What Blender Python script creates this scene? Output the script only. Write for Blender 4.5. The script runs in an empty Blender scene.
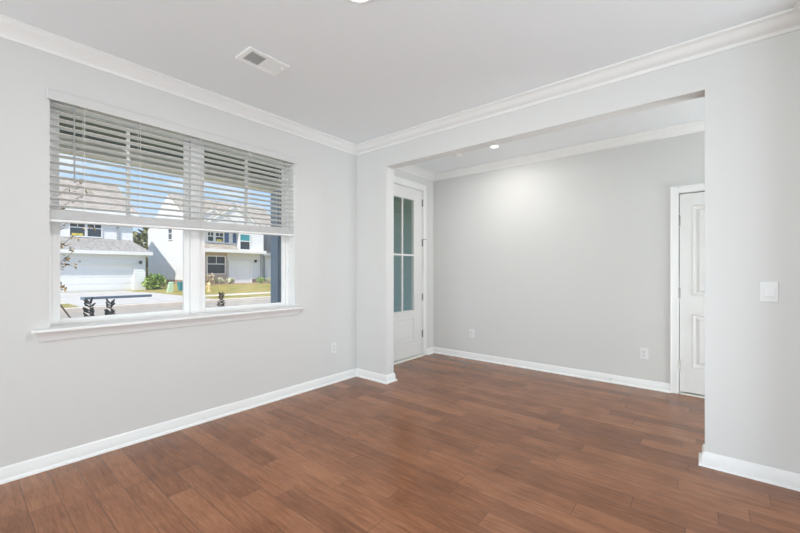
import bpy, bmesh, math, random
from mathutils import Vector, Matrix
sc = bpy.context.scene
COL = sc.collection
PI = math.pi

# ------------------------------------------------------------------ camera, sky, sun, lights, exposure
H = 2.74
XL, YD, YF, TD = -3.2326, 3.108, 4.7492, 0.128      # left wall, dividing wall, far wall, its thickness
XS, XP, ZS, XR = 0.010, -2.7525, 2.440, 0.4955       # opening ends, opening height, right wall
YB, XE = -4.0, 2.6                                   # rear wall of the open plan room, foyer end
cd = bpy.data.cameras.new('camera'); cam = bpy.data.objects.new('camera', cd); COL.objects.link(cam)
cam.location = (0, 0, 1.2586); cam.rotation_euler = (PI/2, 0, 0.6876)
cd.sensor_width = 36.0; cd.lens = 368.7085/800*36.0; cd.shift_y = 4.8/800; cd.clip_start = 0.05; cd.clip_end = 500
sc.camera = cam
sc.view_settings.view_transform = 'Standard'; sc.view_settings.look = 'None'
sc.view_settings.exposure = 0.0; sc.view_settings.gamma = 1.0; sc.view_settings.use_curve_mapping = False

def build_world():
    w = bpy.data.worlds.new('sky'); sc.world = w; w.use_nodes = True
    nt = w.node_tree; N = nt.nodes; N.clear(); L = nt.links.new
    out = N.new('ShaderNodeOutputWorld'); bg = N.new('ShaderNodeBackground'); tc = N.new('ShaderNodeTexCoord')
    sep = N.new('ShaderNodeSeparateXYZ'); L(tc.outputs['Generated'], sep.inputs[0])
    r = N.new('ShaderNodeValToRGB'); e = r.color_ramp.elements
    e[0].position = 0.0; e[0].color = (.70, .82, .96, 1); e[1].position = .6; e[1].color = (.20, .42, .86, 1)
    k = e.new(.22); k.color = (.42, .66, .97, 1)
    L(sep.outputs[2], r.inputs[0])
    mp = N.new('ShaderNodeMapping'); mp.inputs['Scale'].default_value = (3, 3, 8); L(tc.outputs['Generated'], mp.inputs[0])
    nz = N.new('ShaderNodeTexNoise'); nz.inputs['Scale'].default_value = 1.6; nz.inputs['Detail'].default_value = 6
    L(mp.outputs[0], nz.inputs['Vector'])
    cr = N.new('ShaderNodeValToRGB'); cr.color_ramp.elements[0].position = .47; cr.color_ramp.elements[1].position = .62
    L(nz.outputs[0], cr.inputs[0])
    mx = N.new('ShaderNodeMixRGB'); L(cr.outputs[0], mx.inputs[0]); L(r.outputs[0], mx.inputs[1]); mx.inputs[2].default_value = (.93, .95, .98, 1)
    L(mx.outputs[0], bg.inputs[0]); bg.inputs[1].default_value = 1.12; L(bg.outputs[0], out.inputs[0])
build_world()

def light(name, kind, loc, energy, color=(1, 1, 1), direction=None, **kw):
    d = bpy.data.lights.new(name, kind); d.energy = energy; d.color = color
    for a, b in kw.items(): setattr(d, a, b)
    o = bpy.data.objects.new(name, d); COL.objects.link(o); o.location = loc
    if direction: o.rotation_euler = Vector(direction).to_track_quat('-Z', 'Y').to_euler()
    return o
light('sun', 'SUN', (0, 0, 20), 4.6, (1, .945, .85), (-.55, 1, -1.42), angle=.01)
# fill lamps added out of view to brighten the room and the foyer
light('rear_fill', 'AREA', (-1.37, YB-.12, 1.40), 84, (.87, .955, 1.0), (0, 1, .1), shape='RECTANGLE', size=3.3, size_y=2.3)  # added fill lamp behind the camera, at the rear opening
light('ceiling_fill', 'AREA', (-1.37, YB+.06, .55), 48, (.76, .925, 1.0), (0, 1, .5), shape='RECTANGLE', size=3.3, size_y=.7)  # added low fill lamp, tilted up to brighten the ceiling
light('hall_fill', 'AREA', (XE-.1, 3.98, .19), 60, (.84, .95, 1.0), (-1, 0, .7), shape='RECTANGLE', size=1.3, size_y=.26)  # added fill strip low in the hall, lifts the foyer
light('side_fill', 'AREA', (1.5, 1.45, .20), 46, (.83, .94, 1.0), (-1, 0, 1.1), shape='RECTANGLE', size=2.3, size_y=.34)  # added fill strip beyond the right wall, evens out the ceiling

# ------------------------------------------------------------------ materials
def mat(name, rgb, rough=.5, metal=0.0, bump=None, noise=None, spec=.5):
    m = bpy.data.materials.new(name); m.use_nodes = True
    nt = m.node_tree; b = nt.nodes['Principled BSDF']; L = nt.links.new
    b.inputs['Base Color'].default_value = (*rgb, 1); b.inputs['Roughness'].default_value = rough
    b.inputs['Metallic'].default_value = metal; b.inputs['Specular IOR Level'].default_value = spec
    tc = nt.nodes.new('ShaderNodeTexCoord')
    if noise:                                # (scale, second colour)
        n = nt.nodes.new('ShaderNodeTexNoise'); n.inputs['Scale'].default_value = noise[0]; n.inputs['Detail'].default_value = 5
        L(tc.outputs['Object'], n.inputs['Vector'])
        r = nt.nodes.new('ShaderNodeValToRGB'); r.color_ramp.elements[0].position = .35; r.color_ramp.elements[1].position = .65
        r.color_ramp.elements[0].color = (*rgb, 1); r.color_ramp.elements[1].color = (*noise[1], 1)
        L(n.outputs[0], r.inputs[0]); L(r.outputs[0], b.inputs['Base Color'])
    if bump:                                 # (scale, strength)
        n = nt.nodes.new('ShaderNodeTexNoise'); n.inputs['Scale'].default_value = bump[0]; n.inputs['Detail'].default_value = 3
        L(tc.outputs['Object'], n.inputs['Vector'])
        k = nt.nodes.new('ShaderNodeBump'); k.inputs['Strength'].default_value = bump[1]; k.inputs['Distance'].default_value = .002
        L(n.outputs[0], k.inputs['Height']); L(k.outputs[0], b.inputs['Normal'])
    return m

def siding(name, rgb, pitch):
    m = mat(name, rgb, .6); nt = m.node_tree; b = nt.nodes['Principled BSDF']; L = nt.links.new
    g = nt.nodes.new('ShaderNodeNewGeometry'); s = nt.nodes.new('ShaderNodeSeparateXYZ'); L(g.outputs['Position'], s.inputs[0])
    d = nt.nodes.new('ShaderNodeMath'); d.operation = 'DIVIDE'; L(s.outputs[2], d.inputs[0]); d.inputs[1].default_value = pitch
    f = nt.nodes.new('ShaderNodeMath'); f.operation = 'FRACT'; L(d.outputs[0], f.inputs[0])
    i = nt.nodes.new('ShaderNodeMath'); i.operation = 'SUBTRACT'; i.inputs[0].default_value = 1; L(f.outputs[0], i.inputs[1])
    k = nt.nodes.new('ShaderNodeBump'); k.inputs['Strength'].default_value = 1; k.inputs['Distance'].default_value = pitch*.13
    L(i.outputs[0], k.inputs['Height']); L(k.outputs[0], b.inputs['Normal'])
    return m

def wood_floor():
    m = mat('hardwood', (.25, .11, .06), .3); nt = m.node_tree; N = nt.nodes; b = N['Principled BSDF']; L = nt.links.new
    def math_(op, a, c=None):
        n = N.new('ShaderNodeMath'); n.operation = op
        for i, v in enumerate((a, c)):
            if v is None: continue
            if isinstance(v, (int, float)): n.inputs[i].default_value = v
            else: L(v, n.inputs[i])
        return n.outputs[0]
    g = N.new('ShaderNodeNewGeometry'); s = N.new('ShaderNodeSeparateXYZ'); L(g.outputs['Position'], s.inputs[0])
    v = math_('DIVIDE', math_('ADD', s.outputs[1], 10.03), .127); row = math_('FLOOR', v); fv = math_('FRACT', v)
    w1 = N.new('ShaderNodeTexWhiteNoise'); w1.noise_dimensions = '1D'; L(row, w1.inputs['W'])
    u = math_('ADD', math_('DIVIDE', math_('ADD', s.outputs[0], 20), .95), math_('MULTIPLY', w1.outputs['Value'], 9.0))
    col = math_('FLOOR', u); fu = math_('FRACT', u)
    cv = N.new('ShaderNodeCombineXYZ'); L(row, cv.inputs[0]); L(col, cv.inputs[1])
    w2 = N.new('ShaderNodeTexWhiteNoise'); w2.noise_dimensions = '2D'; L(cv.outputs[0], w2.inputs['Vector'])
    # grain, stretched along the boards and shifted per board
    gv = N.new('ShaderNodeCombineXYZ'); L(math_('ADD', math_('MULTIPLY', s.outputs[0], 2.2), math_('MULTIPLY', w2.outputs['Value'], 40)), gv.inputs[0])
    L(math_('MULTIPLY', s.outputs[1], 24), gv.inputs[1]); L(w2.outputs['Value'], gv.inputs[2])
    n1 = N.new('ShaderNodeTexNoise'); n1.inputs['Scale'].default_value = 1.6; n1.inputs['Detail'].default_value = 8; n1.inputs['Roughness'].default_value = .62
    n1.inputs['Distortion'].default_value = .9; L(gv.outputs[0], n1.inputs['Vector'])
    n2 = N.new('ShaderNodeTexNoise'); n2.inputs['Scale'].default_value = 4.5; n2.inputs['Detail'].default_value = 4; L(g.outputs['Position'], n2.inputs['Vector'])
    n3 = N.new('ShaderNodeTexNoise'); n3.inputs['Scale'].default_value = 5.5; n3.inputs['Detail'].default_value = 3; n3.inputs['Roughness'].default_value = .7; L(gv.outputs[0], n3.inputs['Vector'])
    t = math_('ADD', math_('MULTIPLY', math_('SUBTRACT', n3.outputs[0], .5), .55), math_('ADD', math_('MULTIPLY', w2.outputs['Value'], .25), math_('ADD', math_('MULTIPLY', n1.outputs[0], .68), math_('MULTIPLY', n2.outputs[0], .34))))
    r = N.new('ShaderNodeValToRGB'); e = r.color_ramp.elements
    e[0].position = .33; e[0].color = (.140, .050, .021, 1); e[1].position = .95; e[1].color = (.40, .175, .084, 1)
    k = e.new(.61); k.color = (.245, .096, .042, 1)
    L(t, r.inputs[0])
    gw = math_('MINIMUM', math_('MINIMUM', fv, math_('SUBTRACT', 1.0, fv)), math_('MULTIPLY', math_('MINIMUM', fu, math_('SUBTRACT', 1.0, fu)), 7.5))
    gr = N.new('ShaderNodeMapRange'); gr.inputs['From Min'].default_value = .004; gr.inputs['From Max'].default_value = .016; L(gw, gr.inputs['Value'])
    mx = N.new('ShaderNodeMixRGB'); mx.inputs[1].default_value = (.105, .042, .022, 1); L(r.outputs[0], mx.inputs[2]); L(gr.outputs[0], mx.inputs[0])
    L(mx.outputs[0], b.inputs['Base Color'])
    hgt = math_('ADD', math_('MULTIPLY', n1.outputs[0], .35), gr.outputs[0])
    bp = N.new('ShaderNodeBump'); bp.inputs['Strength'].default_value = .35; bp.inputs['Distance'].default_value = .0016; L(hgt, bp.inputs['Height']); L(bp.outputs[0], b.inputs['Normal'])
    L(math_('ADD', math_('MULTIPLY', n1.outputs[0], .14), .16), b.inputs['Roughness'])
    b.inputs['Specular IOR Level'].default_value = .42
    return m

def glass(name, tint=(1, 1, 1)):
    m = bpy.data.materials.new(name); m.use_nodes = True; nt = m.node_tree; N = nt.nodes; N.clear(); L = nt.links.new
    o = N.new('ShaderNodeOutputMaterial'); t = N.new('ShaderNodeBsdfTransparent'); t.inputs[0].default_value = (*tint, 1)
    g = N.new('ShaderNodeBsdfGlossy'); g.inputs['Roughness'].default_value = .02; f = N.new('ShaderNodeLayerWeight'); p = N.new('ShaderNodeMath'); p.operation = 'POWER'; p.inputs[1].default_value = 5
    k = N.new('ShaderNodeMath'); k.operation = 'MULTIPLY_ADD'; k.inputs[1].default_value = .7; k.inputs[2].default_value = .03
    L(f.outputs['Facing'], p.inputs[0]); L(p.outputs[0], k.inputs[0])
    mx = N.new('ShaderNodeMixShader'); L(k.outputs[0], mx.inputs[0]); L(t.outputs[0], mx.inputs[1]); L(g.outputs[0], mx.inputs[2]); L(mx.outputs[0], o.inputs[0])
    return m

def glow(name, rgb, s):
    m = bpy.data.materials.new(name); m.use_nodes = True; b = m.node_tree.nodes['Principled BSDF']
    b.inputs['Base Color'].default_value = (.9, .9, .9, 1); b.inputs['Emission Color'].default_value = (*rgb, 1); b.inputs['Emission Strength'].default_value = s
    return m

WALL = mat('wall_paint', (.715, .71, .692), .65, bump=(260, .05), spec=.3)
CEIL = mat('ceiling_paint', (.845, .865, .875), .8, bump=(200, .06), spec=.2)
TRIM = mat('trim_paint', (.87, .865, .85), .32)
DOORP = mat('door_paint', (.79, .78, .76), .35)
VINYL = mat('window_vinyl', (.94, .94, .93), .35)
BLIND = mat('blind_slat', (.90, .90, .89), .4)
def slat_material():                          # thin white vinyl lets a little daylight through
    m = mat('slat_vinyl', (.96, .96, .95), .35); nt = m.node_tree; N = nt.nodes; L = nt.links.new
    t = N.new('ShaderNodeBsdfTranslucent'); t.inputs[0].default_value = (.95, .95, .93, 1); mx = N.new('ShaderNodeMixShader'); mx.inputs[0].default_value = .25
    o = N['Material Output']; L(N['Principled BSDF'].outputs[0], mx.inputs[1]); L(t.outputs[0], mx.inputs[2]); L(mx.outputs[0], o.inputs[0])
    return m
SLATM = slat_material(); VALM = mat('valance_board', (.68, .675, .66), .5)
CORD = mat('blind_cord', (.78, .77, .74), .8)
WAND = mat('wand_plastic', (.36, .36, .35), .3)
PLATE = mat('plate_plastic', (.83, .83, .82), .3)
SLOT = mat('slot_dark', (.16, .16, .16), .6)
NICKEL = mat('satin_nickel', (.36, .345, .32), .4, 1.0)
RUBBER = mat('white_rubber', (.8, .8, .78), .7)
VENTM = mat('vent_enamel', (.96, .96, .95), .35)
DUCT = mat('duct_grey', (.62, .62, .62), .7)
FLOOR = wood_floor()
GLASS = glass('window_glass')
DGLASS = glass('door_glass', (.86, .93, .92))
LAMP = glow('lamp_diffuser', (1, .97, .92), 6.0)
SIDW = siding('white_siding', (.80, .81, .82), .18)
SIDF = mat('blue_lap_siding', (.60, .69, .69), .6)
SIDB = siding('blue_siding', (.50, .60, .61), .18)
HTRIM = mat('house_trim', (.86, .86, .85), .5)
SHING = mat('shingles', (.33, .29, .25), .95, noise=(2.2, (.47, .42, .37)))
SHING2 = mat('shingles_grey', (.27, .26, .25), .95, noise=(5, (.42, .40, .37)))
BRICK = mat('tan_brick', (.50, .40, .33), .9, noise=(9, (.60, .50, .42)))
FOUND = mat('brick_foundation', (.36, .24, .19), .9, noise=(8, (.48, .34, .28)))
HGLASS = mat('house_window_glass', (.05, .06, .07), .08)
TEAL = mat('teal_reflection', (.05, .30, .36), .6)  # reflection in an upstairs window, put into the colour
SHUT = mat('blue_shutter', (.10, .17, .32), .6)
YELL = mat('yellow_sticker', (.72, .58, .10), .6)
GARD = mat('garage_door', (.84, .85, .87), .45)
METD = mat('dark_metal', (.05, .05, .05), .5)
DSP = mat('downspout_grey', (.42, .43, .45), .5)
SLATE = mat('slate_blue_paint', (.27, .36, .50), .45)
NAVY = mat('porch_ceiling_paint', (.17, .215, .20), .6)
CREAM = mat('porch_beam_paint', (.92, .90, .82), .5)
CONC = mat('concrete', (.50, .48, .44), .9, noise=(1.4, (.57, .55, .51)))
ASPH = mat('asphalt', (.345, .305, .26), .95, noise=(3, (.40, .355, .30)))
CURBM = mat('curb_concrete', (.62, .55, .47), .9, noise=(2, (.70, .63, .55)))
GRASSM = mat('lawn', (.22, .225, .045), .95, noise=(1.1, (.41, .31, .10)))
MULCH = mat('mulch', (.34, .22, .15), .95, noise=(3, (.46, .33, .24)))
LEAFG = mat('leaf_green', (.13, .24, .04), .7, noise=(3, (.36, .46, .13)))
LEAFO = mat('leaf_olive', (.16, .17, .07), .8, noise=(.6, (.30, .29, .15)))
LEAFT = mat('leaf_tan', (.52, .45, .33), .8, noise=(3, (.66, .58, .45)))
LEAFR = mat('leaf_orange', (.58, .36, .09), .7, noise=(14, (.13, .09, .05)))
LEAFP = mat('leaf_pale', (.48, .52, .34), .8, noise=(3, (.68, .66, .52)))
BARK = mat('bark', (.16, .12, .09), .9)
SEED = mat('seed_head', (.075, .062, .042), .9)
PALEG = mat('pale_green_plastic', (.50, .68, .46), .5)
TEALB = mat('teal_plastic', (.06, .27, .33), .5)
HYD = mat('hydrant_paint', (.78, .62, .34), .5)
BEAMB = mat('beam_blue_grey', (.09, .12, .165), .5)
BEAML = mat('beam_end', (.24, .29, .34), .5)

# ------------------------------------------------------------------ helpers
def box(bm, x0, x1, y0, y1, z0, z1):
    v = [bm.verts.new(p) for p in ((x0,y0,z0),(x1,y0,z0),(x1,y1,z0),(x0,y1,z0),(x0,y0,z1),(x1,y0,z1),(x1,y1,z1),(x0,y1,z1))]
    for f in ((3,2,1,0),(4,5,6,7),(0,1,5,4),(1,2,6,5),(2,3,7,6),(3,0,4,7)): bm.faces.new([v[i] for i in f])
def B(*boxes):
    bm = bmesh.new()
    for b in boxes: box(bm, *b)
    return bm
def hull(pts):
    bm = bmesh.new(); vs = [bm.verts.new(p) for p in pts]; bmesh.ops.convex_hull(bm, input=vs)
    return bm
def prism(bm, poly, axis, a, b):             # poly in the other two axes (order xyz minus axis)
    def P(p, t): return {'x': (t, p[0], p[1]), 'y': (p[0], t, p[1]), 'z': (p[0], p[1], t)}[axis]
    A = [bm.verts.new(P(p, a)) for p in poly]; C = [bm.verts.new(P(p, b)) for p in poly]; n = len(poly)
    bm.faces.new(A); bm.faces.new(C[::-1])
    for i in range(n): bm.faces.new((A[i], C[i], C[(i+1) % n], A[(i+1) % n]))
def sweep(path, prof):                       # profile (offset to the right of travel, z) along a plan path, mitred
    bm = bmesh.new(); rings = []; n = len(path)
    for i, p in enumerate(path):
        d = []
        if i > 0: d.append((Vector(p)-Vector(path[i-1])).normalized())
        if i < n-1: d.append((Vector(path[i+1])-Vector(p)).normalized())
        ns = [Vector((q.y, -q.x)) for q in d]
        if len(ns) == 2: m = (ns[0]+ns[1]) / (1+ns[0].dot(ns[1]))
        else: m = ns[0]
        rings.append([bm.verts.new((p[0]+m.x*o, p[1]+m.y*o, z)) for o, z in prof])
    k = len(prof)
    for a, b in zip(rings, rings[1:]):
        for j in range(k): bm.faces.new((a[j], b[j], b[(j+1) % k], a[(j+1) % k]))
    bm.faces.new(rings[0]); bm.faces.new(rings[-1][::-1])
    return bm
def tube(bm, pts, r, seg=8):
    pts = [Vector(p) for p in pts]; rings = []
    rs = r if isinstance(r, (list, tuple)) else [r]*len(pts)
    for i, p in enumerate(pts):
        t = (pts[min(i+1, len(pts)-1)]-pts[max(i-1, 0)]).normalized()
        a = t.cross(Vector((0, 0, 1)) if abs(t.z) < .9 else Vector((1, 0, 0))).normalized(); b = t.cross(a)
        rings.append([bm.verts.new(p+(a*math.cos(q*2*PI/seg)+b*math.sin(q*2*PI/seg))*rs[i]) for q in range(seg)])
    for A, C in zip(rings, rings[1:]):
        for j in range(seg): bm.faces.new((A[j], A[(j+1) % seg], C[(j+1) % seg], C[j]))
    bm.faces.new(rings[0][::-1]); bm.faces.new(rings[-1])
def T(*args, **kw):
    bm = bmesh.new(); tube(bm, *args, **kw); return bm
def lathe(bm, prof, c, seg=32):              # profile (r, z) around a vertical axis through c
    rings = [[bm.verts.new((c[0]+r*math.cos(q*2*PI/seg), c[1]+r*math.sin(q*2*PI/seg), c[2]+z)) for q in range(seg)] for r, z in prof]
    for A, C in zip(rings, rings[1:]):
        for j in range(seg): bm.faces.new((A[j], A[(j+1) % seg], C[(j+1) % seg], C[j]))
    bm.faces.new(rings[0][::-1]); bm.faces.new(rings[-1])
def leaves(bm, c, rad, n, size, rng, shell=.55):
    c = Vector(c)
    for _ in range(n):
        d = Vector((rng.gauss(0, 1), rng.gauss(0, 1), rng.gauss(0, 1))).normalized()*(shell+(1-shell)*rng.random())
        p = c+Vector((d.x*rad[0], d.y*rad[1], d.z*rad[2]))
        a = Vector((rng.gauss(0, 1), rng.gauss(0, 1), rng.gauss(0, 1))).normalized(); b = a.orthogonal().normalized(); nn = a.cross(b)
        s = size*(.6+.8*rng.random())
        v = [bm.verts.new(p+q) for q in (-a*s, b*s*.45+nn*s*.1, a*s, -b*s*.45+nn*s*.1)]
        bm.faces.new(v)
def obj(name, bm, m, parent=None, bevel=0, smooth=False, label=None, cat=None, group=None, kind=None):
    bmesh.ops.recalc_face_normals(bm, faces=bm.faces[:])
    me = bpy.data.meshes.new(name); bm.to_mesh(me); bm.free(); me.materials.append(m)
    if smooth:
        for p in me.polygons: p.use_smooth = True
        me.set_sharp_from_angle(angle=math.radians(40))
    o = bpy.data.objects.new(name, me); COL.objects.link(o)
    if parent is not None:
        o.parent = parent; o.matrix_parent_inverse = Matrix.Translation(parent.location).inverted() if parent.parent is None else Matrix()
        if parent.parent is not None: o.matrix_parent_inverse = parent.matrix_basis.inverted()
    if bevel:
        md = o.modifiers.new('bevel', 'BEVEL'); md.width = bevel; md.segments = 2; md.limit_method = 'ANGLE'
    return tag(o, label, cat, group, kind)
def tag(o, label=None, cat=None, group=None, kind=None):
    for k, v in (('label', label), ('category', cat), ('group', group), ('kind', kind)):
        if v: o[k] = v
    return o
def empty(name, loc, label, cat, group=None, kind=None):
    o = bpy.data.objects.new(name, None); COL.objects.link(o); o.location = loc; o.empty_display_size = .1
    return tag(o, label, cat, group, kind)
def S(name, bm, m, label, cat, **kw): return obj(name, bm, m, label=label, cat=cat, kind='structure', **kw)

# ------------------------------------------------------------------ room shell
WO = XL-.17                                   # outer face of the window wall
WY0, WY1, WZ0, WZ1 = .397, 2.239, .872, 2.425  # window opening
DY0, DY1, DZ = 3.53, 4.472, 2.462             # front door opening
S('floor', B((WO, XE+.1, YB-.02, YF+.1, -.14, 0)), FLOOR, 'brown hardwood plank floor running through room and foyer', 'floor')
S('ceiling', B((WO, XE+.1, YB-.02, YF+.1, H, H+.16)), CEIL, 'smooth white painted ceiling', 'ceiling')
S('wall_left', B((WO, XL, YB, WY0, 0, H), (WO, XL, WY0, WY1, 0, WZ0), (WO, XL, WY0, WY1, WZ1, H), (WO, XL, WY1, DY0, 0, H),
                 (WO, XL, DY0, DY1, DZ, H), (WO, XL, DY1, YF, 0, H)), WALL, 'pale grey wall with the double window', 'wall')
S('wall_back', B((WO, -.19, YF, YF+.1, 0, H), (-.19, .592, YF, YF+.1, 2.058, H), (.592, XE+.1, YF, YF+.1, 0, H), (-.19, .592, YF+.095, YF+.1, 0, 2.058)), WALL, 'pale grey far wall of the foyer', 'wall')
S('wall_partition', B((XL, XP, YD, YD+TD, 0, ZS), (XS, XE, YD, YD+TD, 0, ZS), (XL, XE, YD, YD+TD, ZS, H)), WALL, 'pale grey wall with the wide cased opening to the foyer', 'wall')
S('wall_right', B((XR, XR+.1, YB, .5, 0, H), (XR, XR+.1, 2.76, YD, 0, H), (XR, XR+.1, .5, 2.76, 2.62, H)), WALL, 'pale grey wall at the right edge', 'wall')  # the unseen opening is added to let the side fill lamp in
S('wall_foyer', B((XE, XE+.1, YD, YF, 0, H)), WALL, 'pale grey end wall of the foyer', 'wall')
S('wall_rear', B((XL, -3.05, YB-.02, YB, 0, H), (.31, XR+.1, YB-.02, YB, 0, H), (-3.05, .31, YB-.02, YB, 2.58, H), (-3.05, .31, YB-.02, YB, 0, .22)), WALL, 'pale grey rear wall with a big window opening', 'wall')

CR = [(0, H-.086), (.010, H-.086), (.016, H-.072), (.024, H-.066), (.036, H-.060), (.060, H-.040), (.078, H-.024), (.086, H-.019), (.094, H-.016), (.104, H-.010), (.104, H), (0, H)]
BS = [(0, 0), (.032, 0), (.031, .009), (.026, .016), (.016, .019), (.015, .066), (.012, .072), (.012, .077), (.007, .086), (.004, .089), (0, .089)]
S('trim_1', sweep([(XL, YB), (XL, YD), (XR, YD), (XR, YB)], CR), TRIM, 'white crown moulding around the room ceiling', 'crown moulding', smooth=True)
S('trim_2', sweep([(XL, YD+TD), (XL, YF), (XE, YF)], CR), TRIM, 'white crown moulding along the far foyer ceiling', 'crown moulding', smooth=True)
S('trim_3', sweep([(XE, YD+TD), (XL, YD+TD)], CR), TRIM, 'white crown moulding on the foyer side of the partition', 'crown moulding', smooth=True)
S('baseboard_left', sweep([(XL, YB), (XL, YD), (XP, YD), (XP, YD+TD), (XL, YD+TD), (XL, 3.452)], BS), TRIM, 'white baseboard under the window and round the pilaster', 'baseboard', smooth=True)
S('baseboard_back', sweep([(XL, 4.547), (XL, YF), (-.257, YF)], BS), TRIM, 'white baseboard along the far foyer wall', 'baseboard', smooth=True)
S('baseboard_foyer', sweep([(.66, YF), (XE, YF)], BS), TRIM, 'white baseboard right of the panel door', 'baseboard', smooth=True)
S('baseboard_right', sweep([(XE, YD+TD), (XS, YD+TD), (XS, YD), (XR, YD), (XR, 2.76)], BS), TRIM, 'white baseboard round the wall with the light switch', 'baseboard', smooth=True)

# ------------------------------------------------------------------ window_1
win = empty('window_1', (XL-.1, 1.318, .893), 'white double window with paired sashes over the driveway view', 'window', kind='structure')
xf0, xf1 = WO+.005, XL-.118                   # frame depth
obj('frame', B((xf0, xf1, WY0, WY0+.029, .893, WZ1), (xf0, xf1, WY1-.024, WY1, .893, WZ1), (xf0, xf1, WY0+.029, WY1-.024, WZ1-.03, WZ1),
               (xf0, xf1, WY0+.029, WY1-.024, .878, .897)), VINYL, win, bevel=.002)
obj('mullion', B((xf0, xf1+.004, 1.287, 1.359, .897, WZ1-.03)), VINYL, win, bevel=.002)
obj('return_liner', B((XL-.118, XL-.001, WY1-.004, WY1-.0005, .893, WZ1), (XL-.118, XL-.001, WY0+.0005, WY0+.004, .893, WZ1)), TRIM, win)
for a, b, ga, gb in ((.426, 1.287, .470, 1.240), (1.359, 2.215, 1.410, 2.178)):
    xa, xb = xf1-.042, xf1-.012
    lo = obj('lower_sash', B((xa, xb, a+.002, ga, .898, 1.665), (xa, xb, gb, b-.002, .898, 1.665), (xa, xb, ga, gb, .898, .937), (xa, xb, ga, gb, 1.625, 1.665)), VINYL, win, bevel=.003)
    obj('pane', B((xa+.012, xa+.016, ga, gb, .937, 1.625)), GLASS, lo)
    xa, xb = xf0+.005, xf0+.030-.004
    up = obj('upper_sash', B((xa, xb, a+.002, ga-.004, 1.63, WZ1-.032), (xa, xb, gb+.004, b-.002, 1.63, WZ1-.032), (xa, xb, ga-.004, gb+.004, 1.63, 1.668), (xa, xb, ga-.004, gb+.004, WZ1-.07, WZ1-.032)), VINYL, win, bevel=.002)
    mid = (ga+gb)/2
    obj('muntin', B((xa, xb, mid-.011, mid+.011, 1.668, WZ1-.07)), VINYL, up)
    obj('pane', B((xa+.010, xa+.013, ga-.004, gb+.004, 1.668, WZ1-.07)), GLASS, up)
    obj('sash_lock', B((xf1-.04, xf1-.014, mid-.03, mid+.03, 1.6655, 1.677), (xf1-.034, xf1-.02, mid-.012, mid+.028, 1.677, 1.689)), VINYL, lo, bevel=.002)
obj('sill', B((xf1, XL, WY0, WY1, .872, .893), (XL, XL+.052, .312, 2.318, .872, .893)), TRIM, win, bevel=.006)
ap = bmesh.new()
P0 = [(0, .815), (.010, .815), (.014, .822), (.018, .850), (.030, .866), (.034, .872), (0, .872)]
def ring(y, k): return [ap.verts.new((XL+o, y+k*(.03-.9*(z-.815)*.5), z)) for o, z in P0]
r0, r1 = ring(.322, 1), ring(2.308, -1)
for j in range(len(P0)): ap.faces.new((r0[j], r1[j], r1[(j+1) % len(P0)], r0[(j+1) % len(P0)]))
ap.faces.new(r0); ap.faces.new(r1[::-1])
obj('apron', ap, TRIM, win, smooth=True)

# ------------------------------------------------------------------ the blind
bl = empty('window_blind', (XL-.03, 1.318, 1.6), 'white horizontal slat blind half raised over the double window', 'blind')
obj('valance', B((XL+.010, XL+.022, .386, 2.258, 2.358, 2.422), (XL+.0005, XL+.010, .386, .394, 2.358, 2.422), (XL+.0005, XL+.010, 2.250, 2.258, 2.358, 2.422)), VALM, bl, bevel=.003)
obj('headrail', B((XL-.060, XL-.002, .404, 2.232, 2.372, 2.418)), SLATM, bl, bevel=.002)
by0, by1 = .403, 2.233
def slat(zl, zr, tilt):
    bm = bmesh.new(); pts = []
    for k in range(7):
        q = -1+2*k/6; pts.append((q*.0255, .0022*(1-q*q)))
    c, s = math.cos(tilt), math.sin(tilt); xc = XL-.031
    for y, z in ((by0, zl), (by1, zr)):
        pass
    def R(y, z, up): return [bm.verts.new((xc+a*c+b_*s, y, z-a*s+b_*c+up)) for a, b_ in pts]
    A, C, A2, C2 = R(by0, zl, 0), R(by1, zr, 0), R(by0, zl, .0026), R(by1, zr, .0026)
    for i in range(6):
        bm.faces.new((A[i], A[i+1], C[i+1], C[i])); bm.faces.new((A2[i], C2[i], C2[i+1], A2[i+1]))
    bm.faces.new((A[0], C[0], C2[0], A2[0])); bm.faces.new((A[6], A2[6], C2[6], C[6]))
    bm.faces.new(A[::-1]+A2); bm.faces.new(C+C2[::-1])
    return bm
ns = 15
for i in range(ns):
    t = i/(ns-1); z = 2.342-.0462*i
    obj('slat', slat(z-.012*t, z+.026*t, math.radians(-9)), SLATM, bl, smooth=True)
zb_l, zb_r = 1.578, 1.620
for i in range(14):                           # gathered slats resting on the bottom rail
    obj('slat', slat(zb_l+.021+.0042*i, zb_r+.021+.0042*i, 0), BLIND, bl, smooth=True)
rb = bmesh.new(); x0, x1 = XL-.056, XL-.006
vs = [rb.verts.new(p) for p in ((x0,by0,zb_l),(x1,by0,zb_l),(x1,by1,zb_r),(x0,by1,zb_r),(x0,by0,zb_l+.019),(x1,by0,zb_l+.019),(x1,by1,zb_r+.019),(x0,by1,zb_r+.019))]
for f in ((3,2,1,0),(4,5,6,7),(0,1,5,4),(1,2,6,5),(2,3,7,6),(3,0,4,7)): rb.faces.new([vs[i] for i in f])
obj('bottom_rail', rb, BLIND, bl, bevel=.004)
for y in (.575, .895, 1.32, 1.745, 2.065):
    zb = 1.6+.042*(y-by0)/(by1-by0)
    obj('ladder_cord', B((XL-.0045, XL-.0033, y-.0012, y+.0012, zb, 2.372), (XL-.0587, XL-.0575, y-.0012, y+.0012, zb, 2.372)), CORD, bl)
obj('tilt_wand', T([(XL+.006, .520, 2.35), (XL+.006, .520, 1.845)], .0042, seg=6), WAND, bl, smooth=True)

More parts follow.
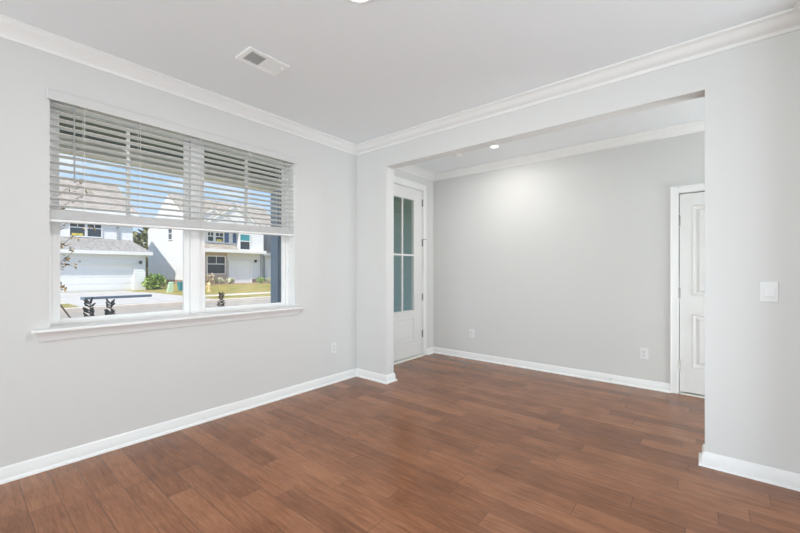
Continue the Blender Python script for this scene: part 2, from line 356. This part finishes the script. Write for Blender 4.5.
# ------------------------------------------------------------------ door_1, the front door
d1 = empty('door_1', (XL, 4.0, 0), 'tall white front door with four glass lights in the foyer', 'door', kind='structure')
xa, xb = XL-.052, XL-.008
gy0, gy1, gz0, gz1 = 3.748, 4.254, .700, 2.285
dl = obj('door_leaf', B((xa, xb, 3.546, gy0, .034, 2.452), (xa, xb, gy1, 4.460, .034, 2.452), (xa, xb, gy0, gy1, .034, gz0), (xa, xb, gy0, gy1, gz1, 2.452)), DOORP, d1)
obj('glass', B((xa+.018, xa+.024, gy0, gy1, gz0, gz1)), DGLASS, dl)
obj('muntin', B((xa+.026, xb+.003, 3.988, 4.012, gz0, gz1), (xa+.026, xb+.003, gy0, 3.988, 1.478, 1.502), (xa+.026, xb+.003, 4.012, gy1, 1.478, 1.502)), DOORP, dl)
fr = bmesh.new()
for b in ((gy0-.026, gy0, gz0-.026, gz1+.026), (gy1, gy1+.026, gz0-.026, gz1+.026), (gy0, gy1, gz0-.026, gz0), (gy0, gy1, gz1, gz1+.026)): box(fr, xb, xb+.010, *b)
obj('glass_frame', fr, DOORP, dl, bevel=.003)
pb = bmesh.new()
for b in ((gy0-.01, gy0+.012, .26, .60), (gy1-.012, gy1+.01, .26, .60), (gy0+.012, gy1-.012, .26, .282), (gy0+.012, gy1-.012, .578, .60)): box(pb, xb, xb+.007, *b)
box(pb, xb, xb+.006, gy0+.05, gy1-.05, .32, .54)
obj('raised_panel', pb, DOORP, dl, bevel=.003)
def hinge(parent, x, y, z, axis, stop=False):
    bm = bmesh.new()
    tube(bm, [(x, y, z-.05), (x, y, z+.05)], .0085, seg=10); tube(bm, [(x, y, z-.057), (x, y, z+.057)], .004, seg=8)
    if axis == 'x': box(bm, x-.011, x-.004, y-.011, y+.011, z-.05, z+.05)
    else: box(bm, x-.011, x+.011, y+.004, y+.011, z-.05, z+.05)
    h = obj('hinge', bm, NICKEL, parent, smooth=True)
    if stop: obj('hinge_stop', T([(x, y, z+.052), (x+.03, y+.012, z+.052), (x+.045, y+.03, z+.05)], .004), NICKEL, h)
for z in (2.275, 1.683, .875, .330): hinge(d1, XL+.004, 4.466, z, 'x', z == 1.683)
obj('jamb', B((WO, XL-.0005, 4.463, DY1, 0, DZ), (WO, XL-.0005, DY0, 3.542, 0, DZ), (WO, XL-.0005, 3.542, 4.463, 2.455, DZ)), TRIM, d1)
obj('casing', B((XL, XL+.017, DY1-.002, 4.545, 0, 2.548), (XL, XL+.017, 3.455, DY0+.002, 0, 2.548), (XL, XL+.017, DY0+.002, DY1-.002, 2.458, 2.548)), TRIM, d1, bevel=.004)
obj('threshold', B((WO, XL+.030, 3.542, 4.463, 0.0005, .020)), CREAM, d1, bevel=.004)
obj('door_handle', T([(XL-.008, 3.61, .95), (XL+.04, 3.61, .95), (XL+.05, 3.63, .95), (XL+.05, 3.72, .95)], .009), NICKEL, dl, smooth=True)

# ------------------------------------------------------------------ door_2, the panel door of the far wall
d2 = empty('door_2', (.2, YF, 0), 'white two panel door partly hidden behind the wall end', 'door', kind='structure')
ya, yb = YF+.006, YF+.042
def panel_door():
    bm = bmesh.new(); px0, px1 = -.084, .476
    for b in ((-.184, px0, .028, 2.050), (px1, .576, .028, 2.050), (px0, px1, .028, .282), (px0, px1, .827, 1.009), (px0, px1, 1.928, 2.050)): box(bm, b[0], b[1], ya, yb, b[2], b[3])
    box(bm, px0, px1, ya+.012, yb, .282, .827); box(bm, px0, px1, ya+.012, yb, 1.009, 1.928)
    return bm
lf = obj('door_leaf', panel_door(), DOORP, d2)
for z0, z1 in ((.282, .827), (1.009, 1.928)):
    pm = bmesh.new()
    pm2 = hull([(x, ya+.0122, z) for x in (-.050, .442) for z in (z0+.034, z1-.034)] + [(x, ya+.003, z) for x in (-.025, .417) for z in (z0+.059, z1-.059)])
    pm.free(); obj('raised_panel', pm2, DOORP, lf)
    st = B((-.084, -.068, ya-.003, ya+.012, z0, z1), (.460, .476, ya-.003, ya+.012, z0, z1), (-.068, .460, ya-.003, ya+.012, z0, z0+.016), (-.068, .460, ya-.003, ya+.012, z1-.016, z1))
    obj('panel_moulding', st, DOORP, lf, bevel=.004)
obj('knob', T([(.51, ya, .95), (.51, ya-.03, .95), (.51, ya-.035, .95), (.51, ya-.06, .95)], [.012, .012, .027, .02], seg=16), NICKEL, lf, smooth=True)
for z in (1.782, 1.036, .296): hinge(d2, -.1895, YF-.006, z, 'y')
obj('casing', B((-.255, -.193, YF-.017, YF, 0, 2.125), (.594, .656, YF-.017, YF, 0, 2.125), (-.193, .594, YF-.017, YF, 2.062, 2.125)), TRIM, d2, bevel=.004)
obj('casing_band', B((-.262, -.248, YF-.023, YF, 0, 2.132), (-.248, .649, YF-.023, YF, 2.118, 2.132)), TRIM, d2, bevel=.003)
obj('threshold', B((-.19, .592, YF-.015, YF+.06, .0005, .012)), CREAM, d2, bevel=.003)

# ------------------------------------------------------------------ outlets, switch, door stop
def outlet(u, z, wall, label):
    """wall 'L' on the window wall (u is Y), 'F' on the far wall (u is X)"""
    def bx(bm, a0, a1, z0, z1, o0, o1):
        if wall == 'L': box(bm, XL+o0, XL+o1, a0, a1, z0, z1)
        else: box(bm, a0, a1, YF-o1, YF-o0, z0, z1)
    t = empty('wall_outlet', (XL, u, z) if wall == 'L' else (u, YF, z), label, 'outlet', 'wall outlets')
    bm = bmesh.new(); bx(bm, u-.036, u+.036, z-.059, z+.059, .0003, .006); obj('cover_plate', bm, PLATE, t, bevel=.002)
    for dz in (-.020, .020):
        bm = bmesh.new(); bx(bm, u-.017, u+.017, z+dz-.015, z+dz+.015, .006, .0085); r = obj('receptacle', bm, PLATE, t, bevel=.003)
        bm = bmesh.new()
        for du in (-.007, .007): bx(bm, u+du-.0016, u+du+.0016, z+dz-.003, z+dz+.008, .0083, .0089)
        bx(bm, u-.003, u+.003, z+dz-.011, z+dz-.006, .0083, .0089)
        obj('slots', bm, SLOT, r)
    bm = bmesh.new(); bx(bm, u-.003, u+.003, z-.003, z+.003, .006, .0072); obj('screw', bm, NICKEL, t)
outlet(2.750, .392, 'L', 'white outlet low on the window wall left of the pilaster')
outlet(-2.562, .369, 'F', 'white outlet on far wall nearest the glazed front door')
outlet(-.490, .371, 'F', 'white outlet on far wall just left of the panel door')
sw = empty('light_switch', (.305, YD, 1.136), 'white square rocker light switch on the right wall end', 'switch')
obj('cover_plate', B((.266, .345, YD-.007, YD-.0003, 1.076, 1.196)), PLATE, sw, bevel=.002)
bm = hull([(x, YD-.007, z) for x in (.283, .329) for z in (1.108, 1.162)] + [(x, YD-.019, 1.109) for x in (.283, .329)] + [(x, YD-.009, 1.161) for x in (.283, .329)])
obj('rocker', bm, PLATE, sw)
ds = empty('door_stop', (-.80, YF-.015, .045), 'small spring door stop on the far baseboard', 'door stop')
obj('spring', T([(-.80, YF-.0165, .045), (-.80, YF-.07, .045)], .005), NICKEL, ds, smooth=True)
obj('tip', T([(-.80, YF-.07, .045), (-.80, YF-.082, .045)], .008), RUBBER, ds, smooth=True)

# ------------------------------------------------------------------ ceiling fittings
v = empty('ceiling_vent', (-2.40, 1.398, H), 'white rectangular air vent in the ceiling near the window', 'vent')
vx0, vx1, vy0, vy1 = -2.498, -2.302, 1.246, 1.550
zt, zb = H-.0003, H-.010
obj('frame', B((vx0, vx1, vy0, vy0+.034, zb, zt), (vx0, vx1, vy1-.034, vy1, zb, zt), (vx0, vx0+.034, vy0+.034, vy1-.034, zb, zt), (vx1-.034, vx1, vy0+.034, vy1-.034, zb, zt)), VENTM, v, bevel=.003)
obj('backing', B((vx0+.034, vx1-.034, vy0+.034, vy1-.034, H-.0025, zt)), DUCT, v)
obj('divider', B((vx0+.034, vx1-.034, 1.393, 1.403, zb, H-.003)), VENTM, v)
for k, (a, b, tilt) in enumerate(((vy0+.034, 1.393, .75), (1.403, vy1-.034, -.85))):
    bm = bmesh.new(); n = 13
    for i in range(n):
        y = a+(b-a)*(i+.5)/n; w = .0042; dy, dz = w*math.cos(tilt), w*math.sin(tilt)
        prism(bm, [(y-dy, H-.0062-dz-.0005), (y+dy, H-.0062+dz-.0005), (y+dy, H-.0062+dz+.0005), (y-dy, H-.0062-dz+.0005)], 'x', vx0+.034, vx1-.034)
    obj('louvers', bm, VENTM, v)
obj('lever', B((-2.36, -2.35, vy1-.034, vy1-.026, H-.024, H-.010)), VENTM, v)
def can(name, x, y, label, cat, r, lit, energy, group=None):
    t = empty(name, (x, y, H), label, cat, group)
    bm = bmesh.new(); lathe(bm, [(r, -.0003), (r, -.004), (r*.93, -.009), (r*.78, -.0095), (r*.76, -.006), (r*.76, -.0003)], (x, y, H)); obj('trim_ring', bm, VENTM, t, smooth=True)
    bm = bmesh.new(); lathe(bm, [(.001, -.0055), (r*.74, -.0055), (r*.74, -.0008), (.001, -.0008)], (x, y, H)); obj('diffuser', bm, LAMP if lit else PLATE, t, smooth=True)
    if energy: light(name+'_light', 'AREA', (x, y, H-.016), energy, (1, .97, .93), (0, 0, -1), shape='DISK', size=r*1.4)
can('ceiling_lamp', -1.402, 1.362, 'lit round flush lamp in the middle of the room ceiling', 'lamp', .095, True, 22)
can('recessed_downlight', -1.903, 4.08, 'small lit round downlight in the foyer ceiling', 'lamp', .055, True, 8)
sm = empty('smoke_detector', (-2.41, 4.09, H), 'flat white round disc on foyer ceiling left of downlight', 'smoke detector')
bm = bmesh.new(); lathe(bm, [(.062, -.0003), (.062, -.006), (.055, -.010), (.001, -.012)], (-2.41, 4.09, H)); obj('base', bm, VENTM, sm, smooth=True)
bm = bmesh.new(); lathe(bm, [(.040, -.0108), (.038, -.016), (.001, -.017)], (-2.41, 4.09, H)); obj('cover', bm, VENTM, sm, smooth=True)

# ------------------------------------------------------------------ porch of this house
S('wall_sunblock', B((WO-.02, XE+.3, YB-.3, 8.5, H+.17, 6.2)), SIDB, 'unseen upper storey block added to shadow the porch', 'wall')  # out of view, put in to keep the sun off the porch
ww = bmesh.new(); lp = [(8.4, -.5)]
for i in range(32): lp += [(5.05, -.5+.2*i), (5.078, -.5+.2*(i+1))]
lp.append((8.4, 5.9)); prism(ww, lp, 'x', -7.2, WO-.01)
S('wall_wing', ww, SIDF, 'blue grey lap sided wing beyond the front door', 'wall')
S('porch_slab', B((-5.16, WO-.002, -2.5, 5.04, -.46, -.06)), CONC, 'concrete porch floor', 'porch')
S('porch_ceiling', B((-5.30, WO-.025, -2.5, 5.04, 2.62, 2.86)), NAVY, 'dark grey green porch ceiling', 'porch ceiling')
S('porch_beam', B((-5.06, -4.86, -2.5, 5.04, 2.462, 2.615)), CREAM, 'cream porch beam seen through the blind', 'beam')
pc = empty('porch_column', (-4.96, 3.17, -.06), 'slate blue square porch column at right of the window view', 'column')
obj('shaft', B((-5.06, -4.86, 3.07, 3.27, -.059, 2.461)), SLATE, pc, bevel=.006)
obj('base', B((-5.09, -4.83, 3.04, 3.30, -.059, .12)), SLATE, pc, bevel=.006)

# ------------------------------------------------------------------ ground outside
def sst(a, b, x):
    t = min(1, max(0, (x-a)/(b-a))); return t*t*(3-2*t)
def gz(x, y):
    u = -x
    z = -.48 if u < 21.3 else -.36
    if u > 22: z = -.36+.40*sst(24, 37, u)*sst(9.5, 14.5, y)
    if u < 11: z = -.42
    return z
def sheet(x0, x1, y0, y1, nx, ny, up):
    bm = bmesh.new(); g = [[bm.verts.new((x0+(x1-x0)*i/nx, y0+(y1-y0)*j/ny, gz(x0+(x1-x0)*i/nx, y0+(y1-y0)*j/ny)+up)) for j in range(ny+1)] for i in range(nx+1)]
    for i in range(nx):
        for j in range(ny): bm.faces.new((g[i][j], g[i+1][j], g[i+1][j+1], g[i][j+1]))
    r = bmesh.ops.extrude_face_region(bm, geom=bm.faces[:])
    for q in r['geom']:
        if isinstance(q, bmesh.types.BMVert): q.co.z -= .25
    return bm
S('lawn_far', sheet(-130, -21.45, -60, 110, 60, 60, 0), GRASSM, 'green and straw lawn across the street', 'lawn', smooth=True)
S('lawn_near', B((-11, WO-.01, -40, 60, -.8, -.43)), GRASSM, 'lawn in front of this house', 'lawn')
S('street', B((-21.2, -11, -60, 110, -.8, -.48)), ASPH, 'grey asphalt street', 'street')
S('curb', B((-21.75, -21.2, -60, 110, -.8, -.355)), CURBM, 'tan concrete curb across the street', 'curb')
S('sidewalk', sheet(-25.9, -24.5, -60, 110, 2, 60, .012), CURBM, 'pale concrete sidewalk across the street', 'sidewalk')
S('driveway', sheet(-36.75, -21.76, 3.7, 9.6, 12, 6, .024), CONC, 'pale concrete driveway of the left house', 'driveway')
S('mulch_bed', sheet(-36.9, -34.6, 14.2, 23.5, 4, 8, .03), MULCH, 'brown mulch bed before the right house', 'flower bed')

# ------------------------------------------------------------------ houses across the street
def sash_window(parent, X, y0, y1, z0, z1, cols=2, rows=2, top=None, sticker=False):
    """window in a wall facing +x"""
    t = .09
    f = bmesh.new()
    box(f, X, X+.07, y0-t, y0, z0-t, z1+t); box(f, X, X+.07, y1, y1+t, z0-t, z1+t); box(f, X, X+.07, y0, y1, z0-t, z0); box(f, X, X+.07, y0, y1, z1, z1+t)
    zm = z0+(z1-z0)*.56
    for i in range(1, cols): box(f, X+.01, X+.06, y0+(y1-y0)*i/cols-.025, y0+(y1-y0)*i/cols+.025, zm, z1)
    box(f, X+.01, X+.06, y0, y1, zm-.04, zm+.04)
    w = obj('window', f, HTRIM, parent)
    obj('pane', B((X+.002, X+.03, y0, y1, z0, z1)), HGLASS, w)
    if top: obj('pane_reflection', B((X+.03, X+.04, y0, y1, zm+.04, z1)), top, w)  # flat panel coloured as the reflection in the upper pane
    if sticker: obj('sticker', B((X+.03, X+.04, y0+.1, y1-.1, z0+.02, z0+.2)), YELL, w)
    return w
def garage_door(parent, X, y0, y1, z0, z1):
    g = bmesh.new(); n = 4; hh = (z1-z0)/n
    for i in range(n): box(g, X-.04, X, y0, y1, z0+hh*i+.008, z0+hh*(i+1))
    d = obj('garage_door', g, GARD, parent)
    p = bmesh.new(); m = max(2, round((y1-y0)/.62))
    for i in range(n):
        for j in range(m):
            a = y0+(y1-y0)*(j+.12)/m; b = y0+(y1-y0)*(j+.88)/m
            box(p, X, X+.012, a, b, z0+hh*i+.10, z0+hh*(i+1)-.09)
    obj('door_panels', p, GARD, d)
    obj('door_frame', B((X, X+.10, y0-.16, y0, z0, z1+.16), (X, X+.10, y1, y1+.16, z0, z1+.16), (X, X+.10, y0, y1, z1, z1+.16)), HTRIM, parent)
def lantern(parent, X, y, z):
    l = obj('wall_lantern', B((X, X+.05, y-.07, y+.07, z-.1, z+.12), (X+.05, X+.2, y-.02, y+.02, z+.08, z+.11)), METD, parent)
    obj('lantern_glass', hull([(X+.2+a, y+b, z-.16) for a in (-.05, .05) for b in (-.05, .05)]+[(X+.2+a, y+b, z+.1) for a in (-.09, .09) for b in (-.09, .09)]), METD, l)
def slab(pts, th=.16):                        # a roof plane with thickness
    return hull([p for p in pts]+[(p[0], p[1], p[2]-th) for p in pts])

# left house: two storeys with a garage front
hl = empty('house', (-42, 4, -.36), 'white sided house with wide garage door across the street', 'house')
GX, MX = -36.8, -38.6
obj('wall', B((-51, MX, -4, 10.1, -.5, 6.35)), SIDW, hl)
gb = bmesh.new(); prism(gb, [(-51, 6.35), (MX, 6.35), (-44.8, 9.45)], 'y', 9.85, 10.1); obj('gable', gb, SIDW, hl)
obj('garage_wall', B((MX, GX, 3.6, 4.66, -.5, 2.72), (MX, GX, 9.72, 10.55, -.5, 2.72), (MX, GX, 4.66, 9.72, 1.83, 2.72), (MX, GX-.25, 4.66, 9.72, -.5, 1.83)), SIDW, hl)
garage_door(hl, GX-.2, 4.67, 9.71, -.34, 1.82)
obj('roof', slab([(-38.1, -4.4, 6.25), (-38.1, 10.45, 6.25), (-44.8, 10.45, 9.62), (-44.8, -4.4, 9.62)], .2), SHING, hl)
obj('roof', slab([(-51.5, -4.4, 6.25), (-51.5, 10.45, 6.25), (-44.8, 10.45, 9.62), (-44.8, -4.4, 9.62)], .2), SHING, hl)
obj('fascia', B((-38.12, -38.04, -4.4, 10.45, 6.02, 6.26)), HTRIM, hl)
obj('garage_roof', hull([(-36.4, 3.3, 2.86), (-36.4, 10.95, 2.86), (-38.6, 10.95, 2.86), (-38.6, 3.3, 2.86), (-38.6, 9.9, 3.98), (-38.6, 3.3, 3.98), (-36.4, 3.3, 2.80), (-36.4, 10.95, 2.80), (-38.6, 10.95, 2.80), (-38.6, 3.3, 2.80)]), SHING2, hl)
obj('fascia', B((-36.42, -36.34, 3.3, 10.97, 2.62, 2.88), (-38.6, -36.42, 10.92, 10.98, 2.62, 2.86)), HTRIM, hl)
obj('soffit', B((-38.6, -36.42, 3.3, 10.92, 2.722, 2.80)), HTRIM, hl)
for a, b, st in ((5.95, 6.85, True), (7.02, 7.90, False)): sash_window(hl, MX, a, b, 4.10, 5.30, sticker=st)
obj('downspout', B((MX, MX+.12, 8.95, 9.10, 3.9, 6.1)), DSP, hl)
lantern(hl, GX, 10.15, 2.02)

# right house
hr = empty('house', (-42, 17.5, 0), 'white gabled house with blue shutters and small garage behind hydrant', 'house')
RX = -37.0
body = bmesh.new(); box(body, -48, RX, 14.0, 21.3, .42, 5.80); obj('wall', body, SIDW, hr)
gb = bmesh.new(); prism(gb, [(-48, 5.80), (-36.6, 5.80), (-42.2, 9.0)], 'y', 14.0, 14.25); obj('gable', gb, SIDW, hr)
obj('foundation', B((-47.98, RX-.02, 14.02, 21.28, -.5, .42)), FOUND, hr)
obj('roof', slab([(-36.3, 14.06, 5.78), (-36.3, 24.4, 5.78), (-42.2, 24.4, 9.18), (-42.2, 14.06, 9.18)], .18), SHING, hr)
obj('roof', slab([(-48.2, 14.06, 5.78), (-48.2, 24.4, 5.78), (-42.2, 24.4, 9.18), (-42.2, 14.06, 9.18)], .18), SHING, hr)
for yc, zc, hw, x in ((16.0, 7.1, 2.0, -36.35), (18.05, 7.7, 2.6, -36.25)):   # front gables
    z0 = 5.85
    g = bmesh.new(); prism(g, [(yc-hw, z0), (yc+hw, z0), (yc, zc)], 'x', x-.12, x); gg = obj('front_gable', g, SIDW, hr)
    for s in (-1, 1):
        obj('rake_trim', hull([(x+a, yc+s*(hw+.15)*k, z0-.08+(zc-z0+.1)*(1-k)+dz) for a in (0, .12) for k in (0, 1) for dz in (-.02, .2)]), HTRIM, gg)
        obj('gable_roof', hull([(xx, yc+s*(hw+.2)*k, z0-.02+(zc-z0+.12)*(1-k)+dz) for xx in (x+.1, x-3.0) for k in (0, 1) for dz in (.1, .2)]), SHING, gg)
obj('frieze', B((RX, -36.25, 14.0, 21.3, 5.42, 5.84)), HTRIM, hr)
obj('pent_roof', hull([(-35.9, 14.0, 3.42), (-35.9, 18.3, 3.42), (RX, 18.3, 4.02), (RX, 14.0, 4.02), (RX, 18.3, 3.42), (RX, 14.0, 3.42)]), SHING, hr)
obj('porch_fascia', B((RX, -35.85, 14.0, 21.3, 3.10, 3.42)), HTRIM, hr)
for a, b, s in ((15.75, 16.25, False), (16.48, 17.20, True)): sash_window(hr, RX, a, b, 4.22, 5.05, 2, 2, sticker=s)
for a, b in ((17.38, 17.78), (18.22, 18.5)): obj('shutter', B((RX, RX+.06, a, b, 4.15, 5.12)), SHUT, hr)
obj('box_bay', B((RX, -36.3, 18.55, 21.2, 3.42, 5.42)), SIDW, hr)
sash_window(hr, -36.3, 18.62, 19.62, 3.50, 5.0, 1, 2, top=TEAL)
obj('brick_wall', B((RX, RX+.05, 14.05, 17.60, .0, 3.10)), BRICK, hr)
sash_window(hr, RX+.05, 15.70, 17.35, 1.05, 2.70, 2, 2)
garage_door(hr, RX+.06, 17.90, 20.05, .03, 2.15)
lantern(hr, RX, 20.62, 2.35)
obj('downspout', B((RX, RX+.14, 21.25, 21.42, .1, 5.3)), DSP, hr)
gw = obj('window', B((-41.85, -41.75, 13.93, 14.0, 4.38, 5.74), (-40.82, -40.72, 13.93, 14.0, 4.38, 5.74), (-41.75, -40.82, 13.93, 14.0, 5.64, 5.74), (-41.75, -40.82, 13.93, 14.0, 4.38, 4.48), (-41.75, -40.82, 13.95, 14.0, 5.02, 5.10)), HTRIM, hr)
obj('pane', B((-41.75, -40.82, 13.97, 13.998, 4.48, 5.64)), HGLASS, gw)
# far house at the right
h3 = empty('house', (-43, 27, 0), 'white house with brown roof partly hidden by the porch column', 'house')
obj('wall', B((-50, -38.5, 22.7, 33, -.3, 3.3)), SIDW, h3)
obj('roof', hull([(-38.0, 22.2, 3.25), (-38.0, 33.4, 3.25), (-50.4, 22.2, 3.25), (-50.4, 33.4, 3.25), (-44.2, 25.5, 6.2), (-44.2, 30.5, 6.2)]), SHING, h3)
obj('fascia', B((-38.02, -37.94, 22.2, 33.4, 3.02, 3.3)), HTRIM, h3)

# ------------------------------------------------------------------ street furniture
bt = empty('curb_beam', (-26.8, 6.5, -.33), 'long slate blue beam lying across the pale driveway', 'beam')
obj('bar', B((-26.92, -26.72, 4.80, 8.0, -.325, -.19)), BEAMB, bt, bevel=.02)
obj('end_cap', B((-26.94, -26.70, 4.58, 4.80, -.33, -.17)), BEAML, bt, bevel=.02)
ut = empty('utility_pedestal', (-31, 10.46, gz(-31, 10.46)), 'pale green utility pedestal leaning on the lawn', 'utility box')
z = gz(-31, 10.46)
obj('post', hull([(-31+a, 10.46+b, z-.02) for a in (-.15, .15) for b in (-.2, .15)]+[(-31+a, 10.52+b, z+.70) for a in (-.12, .12) for b in (-.13, .15)]), PALEG, ut)
obj('cap', hull([(-31+a, 10.52+b, z+.705) for a in (-.14, .14) for b in (-.15, .17)]+[(-31+a, 10.54+b, z+.80) for a in (-.09, .09) for b in (-.1, .12)]), PALEG, ut)
z = gz(-32, 11.75)
tb = empty('storage_bin', (-32, 11.75, z), 'teal plastic bin on the lawn beside the white gable wall', 'bin')
obj('body', hull([(-32+a, 11.75+b, z-.02) for a in (-.22, .22) for b in (-.3, .3)]+[(-32+a, 11.75+b, z+.60) for a in (-.28, .28) for b in (-.36, .36)]), TEALB, tb)
obj('lid', B((-32.31, -31.69, 11.36, 12.14, z+.605, z+.68)), TEALB, tb, bevel=.02)
hx, hy = -29.0, 12.45; z = gz(hx, hy)
hyd = empty('fire_hydrant', (hx, hy, z), 'pale yellow fire hydrant on the lawn by the street', 'hydrant')
bm = bmesh.new(); lathe(bm, [(.17, -.02), (.17, .06), (.11, .08), (.11, .46), (.15, .47), (.15, .52)], (hx, hy, z), 16); obj('barrel', bm, HYD, hyd, smooth=True)
bm = bmesh.new(); lathe(bm, [(.14, .525), (.12, .60), (.05, .67), (.04, .72), (.01, .73)], (hx, hy, z), 16); obj('bonnet', bm, HYD, hyd, smooth=True)
bm = bmesh.new(); tube(bm, [(hx, hy-.22, z+.36), (hx, hy+.22, z+.36)], .055, 10); tube(bm, [(hx, hy, z+.33), (hx+.22, hy, z+.33)], .07, 10); obj('nozzle', bm, HYD, hyd, smooth=True)

# ------------------------------------------------------------------ plants
def shrub(x, y, r, h, m, label, n=260, size=.11, seed=1, cat='shrub', group=None):
    rng = random.Random(seed); z = gz(x, y)
    t = empty('shrub', (x, y, z), label, cat, group)
    bm = bmesh.new(); leaves(bm, (x, y, z+h*.52), (r, r, h*.5), n, size, rng, .1); leaves(bm, (x+.1, y-.35*r, z+h*.4), (r*.9, r*.8, h*.38), n//3, size*1.2, rng, .6); obj('foliage', bm, m, t)
    bm = bmesh.new()
    for k in range(5):
        a = k*2*PI/5; tube(bm, [(x+.05*math.cos(a), y+.05*math.sin(a), z-.02), (x+.5*r*math.cos(a), y+.5*r*math.sin(a), z+h*.6)], [.03, .012], 5)
    obj('stems', bm, BARK, t)
shrub(-36.0, 11.05, .85, 1.35, LEAFG, 'bright green bush at the corner of the garage house', 420, .17, 3)
shrub(-35.6, 15.35, .62, 1.05, LEAFT, 'round tan shrub beside the ground floor window', 500, .10, 4)
for i, (x, y, lb) in enumerate(((-35.8, 16.4, 'low pale shrub under the ground floor window'), (-35.7, 17.35, 'low pale shrub just left of the small garage door'),
        (-35.8, 20.6, 'low pale shrub below the lantern of the small garage'), (-35.7, 21.6, 'low pale shrub at the right corner of gabled house'))):
    shrub(x, y, .45, .62, LEAFP if i != 2 else LEAFG, lb, 260, .09, 10+i, group='low shrubs in the mulch bed')
def tree(x, y, h, m, label, crowns, n, size, seed):
    rng = random.Random(seed); z = gz(x, y); t = empty('tree', (x, y, z), label, 'tree')
    obj('trunk', T([(x, y, z-.1), (x+.1, y, z+h*.35), (x, y+.1, z+h*.7)], [.25, .18, .08]), BARK, t, smooth=True)
    bm = bmesh.new()
    for c, r in crowns: leaves(bm, (x+c[0], y+c[1], z+c[2]), r, n, size, rng, .5)
    obj('foliage', bm, m, t)
tree(-62, 18.2, 7.5, LEAFO, 'olive tree in the gap between the two white houses', [((0, 0, 5), (2.6, 3.0, 2.7)), ((0, 1, 3.2), (2.4, 3, 2.4)), ((.3, -1, 2), (2, 2.6, 2))], 900, .32, 5)
tree(-70, 31, 11, LEAFO, 'grey treetops above the roof of the gabled house', [((0, 0, 8.8), (2, 2.2, 2.4)), ((0, 2, 8.4), (2, 2, 2)), ((0, -2, 8.3), (2, 1.6, 1.8))], 350, .3, 6)

# slender tree with orange leaves just beyond the porch
ct = empty('tree', (-7.0, 1.30, -.42), 'thin tree with sparse orange leaves at left of window', 'tree')
rng = random.Random(21)
obj('trunk', T([(-7.0, 1.30, -.5), (-7.0, 1.16, .45), (-7.0, .97, .80), (-7.02, .86, 1.10), (-7.05, .84, 1.7), (-7.0, .90, 2.6)], [.016, .012, .010, .010, .009, .006], 6), BARK, ct, smooth=True)
for (y0, z0, y1, z1) in ((.86, 1.15, 1.12, 1.55), (.85, 1.45, 1.30, 1.90), (.85, 1.55, 1.05, 1.62), (.85, 1.75, 1.25, 2.05), (.86, 2.0, 1.3, 2.42), (.86, 2.2, 1.22, 2.55), (.87, 1.05, 1.02, .98), (.86, 1.3, 1.14, 1.32)):
    b = obj('branch', T([(-7.03, y0, z0), (-7.0, (y0+y1)/2, (z0+z1)/2+.05), (-6.95, y1, z1)], [.006, .0035, .002], 5), BARK, ct)
    bm = bmesh.new()
    for k in range(3): leaves(bm, (-6.96, y0+(y1-y0)*(.3+.33*k), z0+(z1-z0)*(.3+.33*k)+.03), (.09, .09, .07), 7, .026, rng, .2)
    obj('leaves', bm, LEAFR, b)
# stems with dark seed heads below the window
def seedplant(x, y, top, label, seed):
    rng = random.Random(seed); t = empty('seed_head_plant', (x, y, -.43), label, 'plant', 'dark seed head stems below the window')
    obj('stem', T([(x, y, -.44), (x+.01, y+.01, top)], [.008, .005], 6), BARK, t)
    for k in range(8):
        z = top-.038*k+rng.uniform(-.012, .012)
        for sd in (-1, 1):
            q = rng.uniform(.045, .075)*(.75+.05*k); a = sd*PI/2+rng.uniform(-.7, .7); up = rng.uniform(.02, .055)
            dx, dy = q*math.cos(a), q*math.sin(a)
            bm = bmesh.new(); tube(bm, [(x+.008, y+.008, z-.02), (x+dx*.6, y+dy*.6, z-.006+up*.3), (x+dx, y+dy, z+up)], [.006, rng.uniform(.011, .018), .006], 6)
            obj('seed_pod', bm, SEED, t)
seedplant(-5.9, 1.09, .90, 'dark seed head stem left of its twin below the window', 31)
seedplant(-5.9, 1.30, .87, 'dark seed head stem right of its twin below the window', 32)
seedplant(-5.9, 2.715, .90, 'single dark seed head seen low in the right pane', 33)
